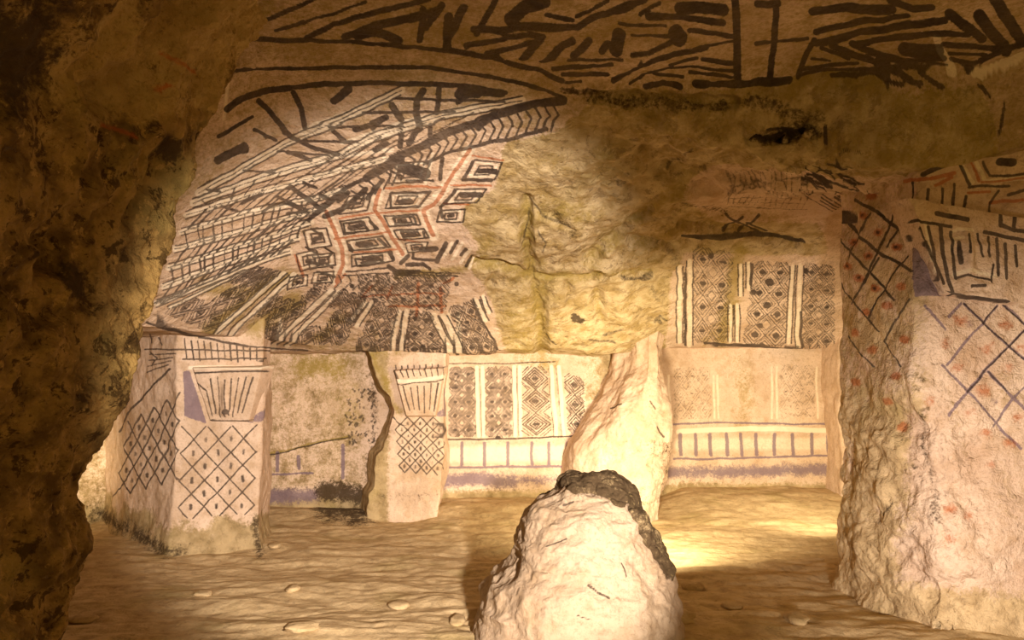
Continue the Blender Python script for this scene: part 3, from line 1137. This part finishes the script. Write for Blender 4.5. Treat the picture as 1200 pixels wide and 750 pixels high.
wall_back.b += 0.5 * (1 - sstep(-1.2, -0.9, wall_back.P[..., 0]))
zz_ = wall_back.P[..., 2]
wall_back.b = np.maximum(wall_back.b, 0.9 * (1 - sstep(0.08, 0.22, zz_)))
ey_ = np.exp(-((wall_back.P[..., 0] - 0.85) / 0.3) ** 2)
wall_back.b = np.maximum(wall_back.b, 0.8 * ey_)

# ---- first pilaster
P1 = [p1]
many('k', '''
2.4: 140,506 150,484 176,456 199,432''', on=P1, soft=1.6)
lattice([(213, 500), (301, 498), (298, 604), (208, 608)], 3, 3.4, 1.9, dot=('k', 4.2, 4), on=P1, soft=1.6)
lattice([(150, 494), (211, 460), (208, 562), (134, 584)], 4, 3.0, 1.8, dot=('k', 3.8, 3), on=P1, soft=1.6)
p1.fill('p', [(214, 436), (222, 434), (242, 497), (216, 488)], .9, 1)
p1.fill('p', [(313, 440), (308, 494), (288, 496)], .75, 1)
p1.b = np.maximum(p1.b, 1 - sstep(0.10, 0.26, p1.P[..., 2] + 0.08 * fbm(p1.P, 5, 3, 5)))
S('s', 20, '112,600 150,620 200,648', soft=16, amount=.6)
K1 = [cap1]
ticks([(234, 441), (301, 441), (284, 490), (247, 490)], 8, 2.0, on=K1)
many('k', '''
2.4: 222,437 312,435
3: 240,496 290,496''', on=K1)
dots('k', 6, '263,483', on=K1)
S('w', 4, '222,431 312,430')
ticks([(212, 396), (312, 408), (312, 424), (216, 424)], 13, 2.0)
many('k', '''
2: 170,409 240,410 318,411
2: 214,421 312,420
2: 176,392 178,402
2: 186,396 190,404
2: 176,412 184,420 178,428''')
stripes([(176, 412), (206, 412), (196, 430), (170, 440)], 4, 1.6)

# ---- second pilaster
P2 = [p2]
lattice([(462, 489), (523, 489), (519, 557), (468, 553)], 4, 4.5, 1.7, dot=('k', 3.2, 2), on=P2)
p2.b = np.maximum(p2.b, 0.9 * (1 - sstep(-0.95, -0.84, p2.P[..., 0])))
p2.fill('p', [(526, 450), (505, 488), (522, 488)], .7, 1)
K2 = [cap2]
ticks([(460, 428), (524, 426), (524, 441), (462, 444)], 9, 1.8)
ticks([(468, 452), (518, 448), (511, 484), (478, 484)], 6, 2.0, on=K2)
S('w', 4.5, '458,448 490,446 524,441', on=K2)
S('k', 1.6, '458,452 524,445', on=K2)
S('s', 8, '446,582 512,580', soft=8, amount=.35, on=P2)

# ---- third, eaten-away pilaster
S('s', 6, '786,520 784,560 796,596', soft=8, amount=.5, on=[p3])  # shade along the right side and foot, painted dark
many('k', '''
2: 716,478 728,474
2: 762,470 768,480
2: 770,500 778,512''', on=[p3])

# ---- standing pillar: left flank, front, capital
PC = [pc]
many('k', '''
5: 1002,234 1028,248 1056,270
5: 982,249 1016,284 1036,300 1054,308 1068,318
3.6: 982,280 1010,310 1028,328 1048,352
3: 982,332 1010,366 1030,388
3.2: 1048,240 1046,258 1034,284 1020,312 1012,330
3.2: 1072,246 1058,262 1040,290
3.2: 1064,300 1046,322 1032,346 1018,372
3: 1030,302 1014,330 998,356
3: 1066,350 1050,376 1036,400
3: 1020,250 1006,276 994,304
2.6: 986,380 1004,408 1024,430
2.4: 1036,400 1056,430
4: 1070,214 1069,234
4.5: 1088,222 1087,246
5: 1105,222 1103,248
5: 1118,216 1116,250
5: 1132,230 1129,254
8: 1082,205 1096,198 1110,191
5: 1124,189 1136,216
4: 1152,190 1160,206 1204,204
4: 1136,219 1182,218
12: 1172,189 1186,190
5: 1182,228 1204,222
4: 1170,224 1160,238 1158,260''', thick=0.8, on=PC)
many('r', '''
5: 1060,212 1090,210 1118,202
4: 1096,218 1116,208
4: 1138,190 1148,212
3.4: 1134,226 1160,224
3: 1150,214 1204,208
4.5: 1160,238 1204,234''', on=PC)
dots('r', 10, '1021,230 1010,252 1002,284 1018,300 993,312 1028,272 1050,290 1006,326 1024,338 1056,336 1014,366 1040,358 1060,398 1001,390 1002,448 1050,440 1022,410 1040,470 1000,500 1058,500', on=PC, soft=5, amount=.9)
dots('k', 5, '1010,252 1002,284 1018,300 993,312 1028,272 1050,290 1006,326 1024,338', on=PC, soft=4, amount=.8)
S('w', 5, '1128,194 1140,214', on=PC)
S('w', 5, '1144,190 1154,212 1200,209', on=PC)
pc.fill('p', [(1070, 286), (1088, 296), (1108, 346), (1072, 348)], 1.0, 1)
pc.fill('k', [(1072, 300), (1084, 300), (1098, 344), (1074, 346)], .45, 2)
many('p', '''
3.4: 1130,356 1160,386 1182,406 1204,424
3.4: 1176,357 1204,384
3.2: 1104,428 1140,464 1170,500 1196,526
3.6: 1158,436 1180,458 1204,482
3: 1084,358 1108,386
3.4: 1126,356 1112,372
3.4: 1168,358 1152,380 1130,402 1110,428
3.6: 1204,384 1182,406 1156,432 1134,460 1112,486
3: 1204,450 1180,476 1164,500''', on=PC, soft=2)
many('k', '''
2.2: 1130,356 1160,386 1182,406 1204,424
2.2: 1176,357 1204,384
2.2: 1158,436 1180,458
2.2: 1204,384 1182,406 1156,432 1134,460
2: 1168,358 1152,380''', on=PC, soft=2)
dots('r', 15, '1124,376 1178,380 1156,408 1180,430 1106,402 1120,432 1152,458 1198,406', on=PC, soft=14, amount=.7)
dots('r', 13, '1137,484 1155,507 1162,545 1113,596 1134,605 1111,631 1193,489 1090,470 1184,520', on=PC, soft=10, amount=.62)
dots('p', 13, '1138,380 1190,452 1166,470', on=PC, soft=10, amount=.4)
dots('s', 9, '1078,446 1068,440 1076,456 1082,482 1072,548', on=PC, soft=8, amount=.55)
S('s', 7, '1084,480 1082,520 1094,570 1098,610', on=PC, soft=7, amount=.55)
S('s', 8, '1046,590 1028,612', on=PC, soft=9, amount=.55)
S('o', 26, '992,260 990,420', on=PC, soft=20, amount=.45)
S('o', 12, '1090,440 1110,450 1130,530', on=PC, soft=12, amount=.35)
xx, zz_ = pc.P[..., 0], pc.P[..., 2]
flank = 1 - sstep(1.60, 1.70, xx)
pc.b = np.clip(np.maximum(pc.b, flank * (0.45 + 0.35 * (1 - sstep(0.8, 1.1, zz_)))), 0, 1)
pc.b = np.clip(pc.b + 0.35 * np.maximum(0, fbm(pc.P, 4, 4, 501)), 0, 1)
pc.b = np.maximum(pc.b, 0.95 * (1 - sstep(0.08, 0.28, zz_)))
KC = [capc]
many('k', '''
4: 1070,259 1080,260 1114,266
6: 1098,250 1134,257
5: 1158,260 1204,274
5: 1154,272 1204,283
5: 1174,246 1172,264
5: 1189,252 1188,268
3: 1078,266 1082,288
4: 1088,266 1094,294 1100,328
5: 1102,264 1104,290 1111,328 1112,346
5: 1124,284 1126,308
3: 1146,274 1152,300
4: 1178,286 1180,326
4: 1190,288 1192,312
3: 1164,310 1162,330
4: 1139,335 1155,335
4: 1148,338 1149,352
5: 1112,342 1130,348 1182,353
4: 1114,272 1117,300 1120,326
3: 1136,274 1138,296
4: 1168,280 1170,322
3.5: 1158,278 1160,300
4: 1078,268 1092,300 1106,332
3: 1120,326 1134,322 1160,328''', on=KC)
dots('k', 9, '1067,279', on=KC, soft=3)
many('w', '''
4: 1116,272 1122,268 1140,270
4: 1114,292 1118,280 1128,278
5: 1118,322 1140,316 1166,324
4: 1084,262 1090,290 1096,320''', on=KC)

# ---- floor and stump
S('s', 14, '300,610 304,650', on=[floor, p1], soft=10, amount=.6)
many('k', '''
3: 690,686 700,694 714,701
2.4: 728,660 734,676
2: 640,640 664,632
2: 660,592 672,588
2: 676,722 688,726''', on=[stump])
zt = stump.P[..., 2]
nz_ = fbm(stump.P, 9, 3, 411)
side = (stump.P[..., 0] - np.append(cx[:-2], [cx[-3]] * 2)[:, None]) / np.maximum(np.append(hw[:-2], [hw[-3]] * 2), 0.05)[:, None]
m1 = sstep(0.50, 0.56, zt + 0.022 * nz_ + 0.22 * (stump.P[..., 1] - ys) + 0.03 * side)
m2 = sstep(0.80, 0.92, side + 0.10 * nz_ - 0.25 * np.abs(stump.P[..., 1] - ys + 0.03)) * sstep(0.20, 0.30, zt + 0.04 * nz_)
m3 = sstep(0.20, 0.28, stump.P[..., 1] - ys) * sstep(0.1, 0.2, zt)
stump.s = np.maximum(stump.s, np.maximum(np.maximum(m1, m2), m3) * 0.95)
S('r', 6, '150,55 190,62 226,84', on=[wall_left, ceiling], soft=6, amount=.9)
S('r', 6, '138,128 170,112 200,100', on=[wall_left, ceiling], soft=6, amount=.85)
S('r', 6, '120,146 160,160', on=[wall_left, ceiling], soft=6, amount=.85)
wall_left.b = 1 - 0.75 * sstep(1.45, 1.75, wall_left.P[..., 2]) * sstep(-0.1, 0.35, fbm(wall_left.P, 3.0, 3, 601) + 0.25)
for (x, y, r) in ((205, 150, 0.06), (200, 172, 0.05), (228, 124, 0.045), (60, 118, 0.10), (25, 150, 0.12), (40, 200, 0.09), (15, 60, 0.14), (158, 375, 0.04), (150, 410, 0.04), (110, 210, 0.05), (90, 330, 0.06)):
    i, j, _ = wall_left.index(x, y)
    d2 = ((wall_left.P - wall_left.P[i, j]) ** 2).sum(-1)
    wall_left.s = np.maximum(wall_left.s, np.exp(-d2 / (r * r)))

for (w, t, a) in [(11, '618,236 616,262 618,300 628,336 633,372 636,424', 1), (9, '556,308 600,316 630,326 664,330 704,326 760,318', 1), (7, '622,238 650,256 668,272', .4), (8, '690,306 716,280 760,246', .8),
                  (7, '566,350 580,322', .6), (9, '800,262 850,268 940,284', .7), (10, '700,340 704,372', .6), (8, '664,330 668,356', .5), (12, '690,112 780,116 860,120', .7), (10, '880,166 950,156', 1), (8, '740,280 790,290', .7)]:
    S('g', w, t, soft=8, amount=a, amp=2.5, on=C1)
up = np.where(ceiling.N[..., 2:3] > 0, ceiling.N, -ceiling.N)
ceiling.P = ceiling.P + up * (ceiling.g * 0.045)[..., None]
ceiling.o = np.maximum(ceiling.o, ceiling.g * 0.75)

# ================================================================== OBJECTS
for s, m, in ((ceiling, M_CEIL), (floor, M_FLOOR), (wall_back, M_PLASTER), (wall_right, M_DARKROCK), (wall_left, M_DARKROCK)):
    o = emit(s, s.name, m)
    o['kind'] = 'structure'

t = thing('painted_pilaster', (-2.1, 4.5, 0), 'large pale pilaster with diamond lattice beside the dark rock wall', 'pilaster', 'pilasters along the painted back wall')
emit(p1, 'shaft', M_PLASTER, t, t.location)
o = emit(cap1, 'capital', M_PLASTER, t, t.location)
o['label'] = 'wedge-shaped carved head with vertical painted lines'
t = thing('painted_pilaster', (-0.78, 5.2, 0), 'narrow pilaster with small checkered lattice between the two left niches', 'pilaster', 'pilasters along the painted back wall')
emit(p2, 'shaft', M_PLASTER, t, t.location)
emit(cap2, 'capital', M_PLASTER, t, t.location)
t = thing('eroded_pilaster', (0.85, 5.3, 0), 'brightly lit worn pilaster without paint right behind the stump', 'pilaster', 'pilasters along the painted back wall')
emit(p3, 'shaft', M_PLASTER, t, t.location)
t = thing('eroded_pilaster', (2.8, 5.5, 0), 'rock pilaster at the far right end of the niche, mostly behind the standing pillar', 'pilaster', 'pilasters along the painted back wall')
emit(p4, 'shaft', M_PLASTER, t, t.location)
t = thing('standing_pillar', (2.0, 3.0, 0), 'massive standing stone pillar with lattice and carved face at right edge', 'pillar')
emit(pc, 'shaft', M_PILLAR, t, t.location)
o = emit(capc, 'capital', M_PILLAR, t, t.location)
o['label'] = 'carved face with black painted stripes'
t = thing('broken_pillar_stump', (0.25, 2.78, 0), 'pale rough stump of a broken pillar with dark crusted top', 'stump')
emit(stump, 'stump_body', M_STUMP, t, t.location)
mk = stump.s.copy()
for _ in range(4):
    mk[1:-1] = (mk[:-2] + 2 * mk[1:-1] + mk[2:]) / 4
    mk = (np.roll(mk, 1, 1) + 2 * mk + np.roll(mk, -1, 1)) / 4
lift = -0.02 + 0.040 * mk + 0.014 * fbm(stump.P, 18, 3, 401)
lift = np.where(stump.P[..., 2] < 0.1, -0.03, lift)
crust = Surf('crust', stump.P[60:] + (stump.N * stump.N_flip * lift[..., None])[60:], None, True, 1.0)
crust.s[:] = 0.75
o = emit(crust, 'crust', M_STUMP, t, t.location)
o['label'] = 'dark brown crust along the top and right edge'


# ---- loose stones on the floor
def stone_mesh(name, seed, n=14, m=20):
    r = np.random.RandomState(seed)
    th = np.linspace(0.001, math.pi - 0.001, n)
    ph = np.linspace(0, 2 * math.pi, m, endpoint=False)
    B = np.stack([np.sin(th)[:, None] * np.cos(ph)[None], np.sin(th)[:, None] * np.sin(ph)[None], np.repeat(np.cos(th)[:, None], m, 1)], -1)
    k = 1 + 0.28 * fbm(B, 1.3, 3, seed)
    P = B * k[..., None]
    P[..., 2] = np.clip(P[..., 2], -0.55, 0.7)
    me = mesh_from_grid(name, P, True)
    a = me.color_attributes.new('stain_shade', 'FLOAT_COLOR', 'POINT')
    a.data.foreach_set('color', np.tile(np.array([1, 0, 0, 0], np.float32), n * m))
    a = me.color_attributes.new('paint', 'FLOAT_COLOR', 'POINT')
    a.data.foreach_set('color', np.zeros(n * m * 4, np.float32))
    me.materials.append(M_FLOOR)
    return me


STONES = [
    (352, 737, 0.075, 0.05, 0.022, 'flat pale stone on the floor near the bottom edge, left of centre'),
    (467, 710, 0.055, 0.05, 0.022, 'thin stone flake on the open floor left of the stump'),
    (343, 691, 0.04, 0.03, 0.02, 'small stone on the floor in front of the large left pilaster'),
    (240, 697, 0.05, 0.04, 0.015, 'dark flat flake on the floor below the large left pilaster'),
    (98, 727, 0.06, 0.04, 0.02, 'small stone at the foot of the dark rock wall'),
    (537, 729, 0.05, 0.035, 0.02, 'small stone on the floor just left of the stump'),
    (322, 640, 0.05, 0.04, 0.02, 'small stone on the floor beside the right foot of the large pilaster'),
    (812, 690, 0.06, 0.05, 0.03, 'brown stone on the floor right of the stump'),
    (858, 712, 0.05, 0.04, 0.02, 'small stone between the stump and the standing pillar'),
    (935, 728, 0.06, 0.05, 0.025, 'stone near the foot of the standing pillar'),
    (800, 728, 0.07, 0.05, 0.04, 'dark lump of rubble against the right foot of the stump'),
]
for q, (x, y, rx, ry_, rz, lab) in enumerate(STONES):
    i, j, _ = floor.index(x, y)
    p = floor.P[i, j]
    o = bpy.data.objects.new('loose_stone', stone_mesh('loose_stone', 200 + q))
    o.scale = (rx, ry_, rz)
    o.rotation_euler = (0, 0, rng.uniform(0, 3.1))
    o.location = (p[0], p[1], p[2] + rz * 0.3)
    o['label'] = lab
    o['category'] = 'stone'
    o['group'] = 'loose stones on the floor'
    scene.collection.objects.link(o)
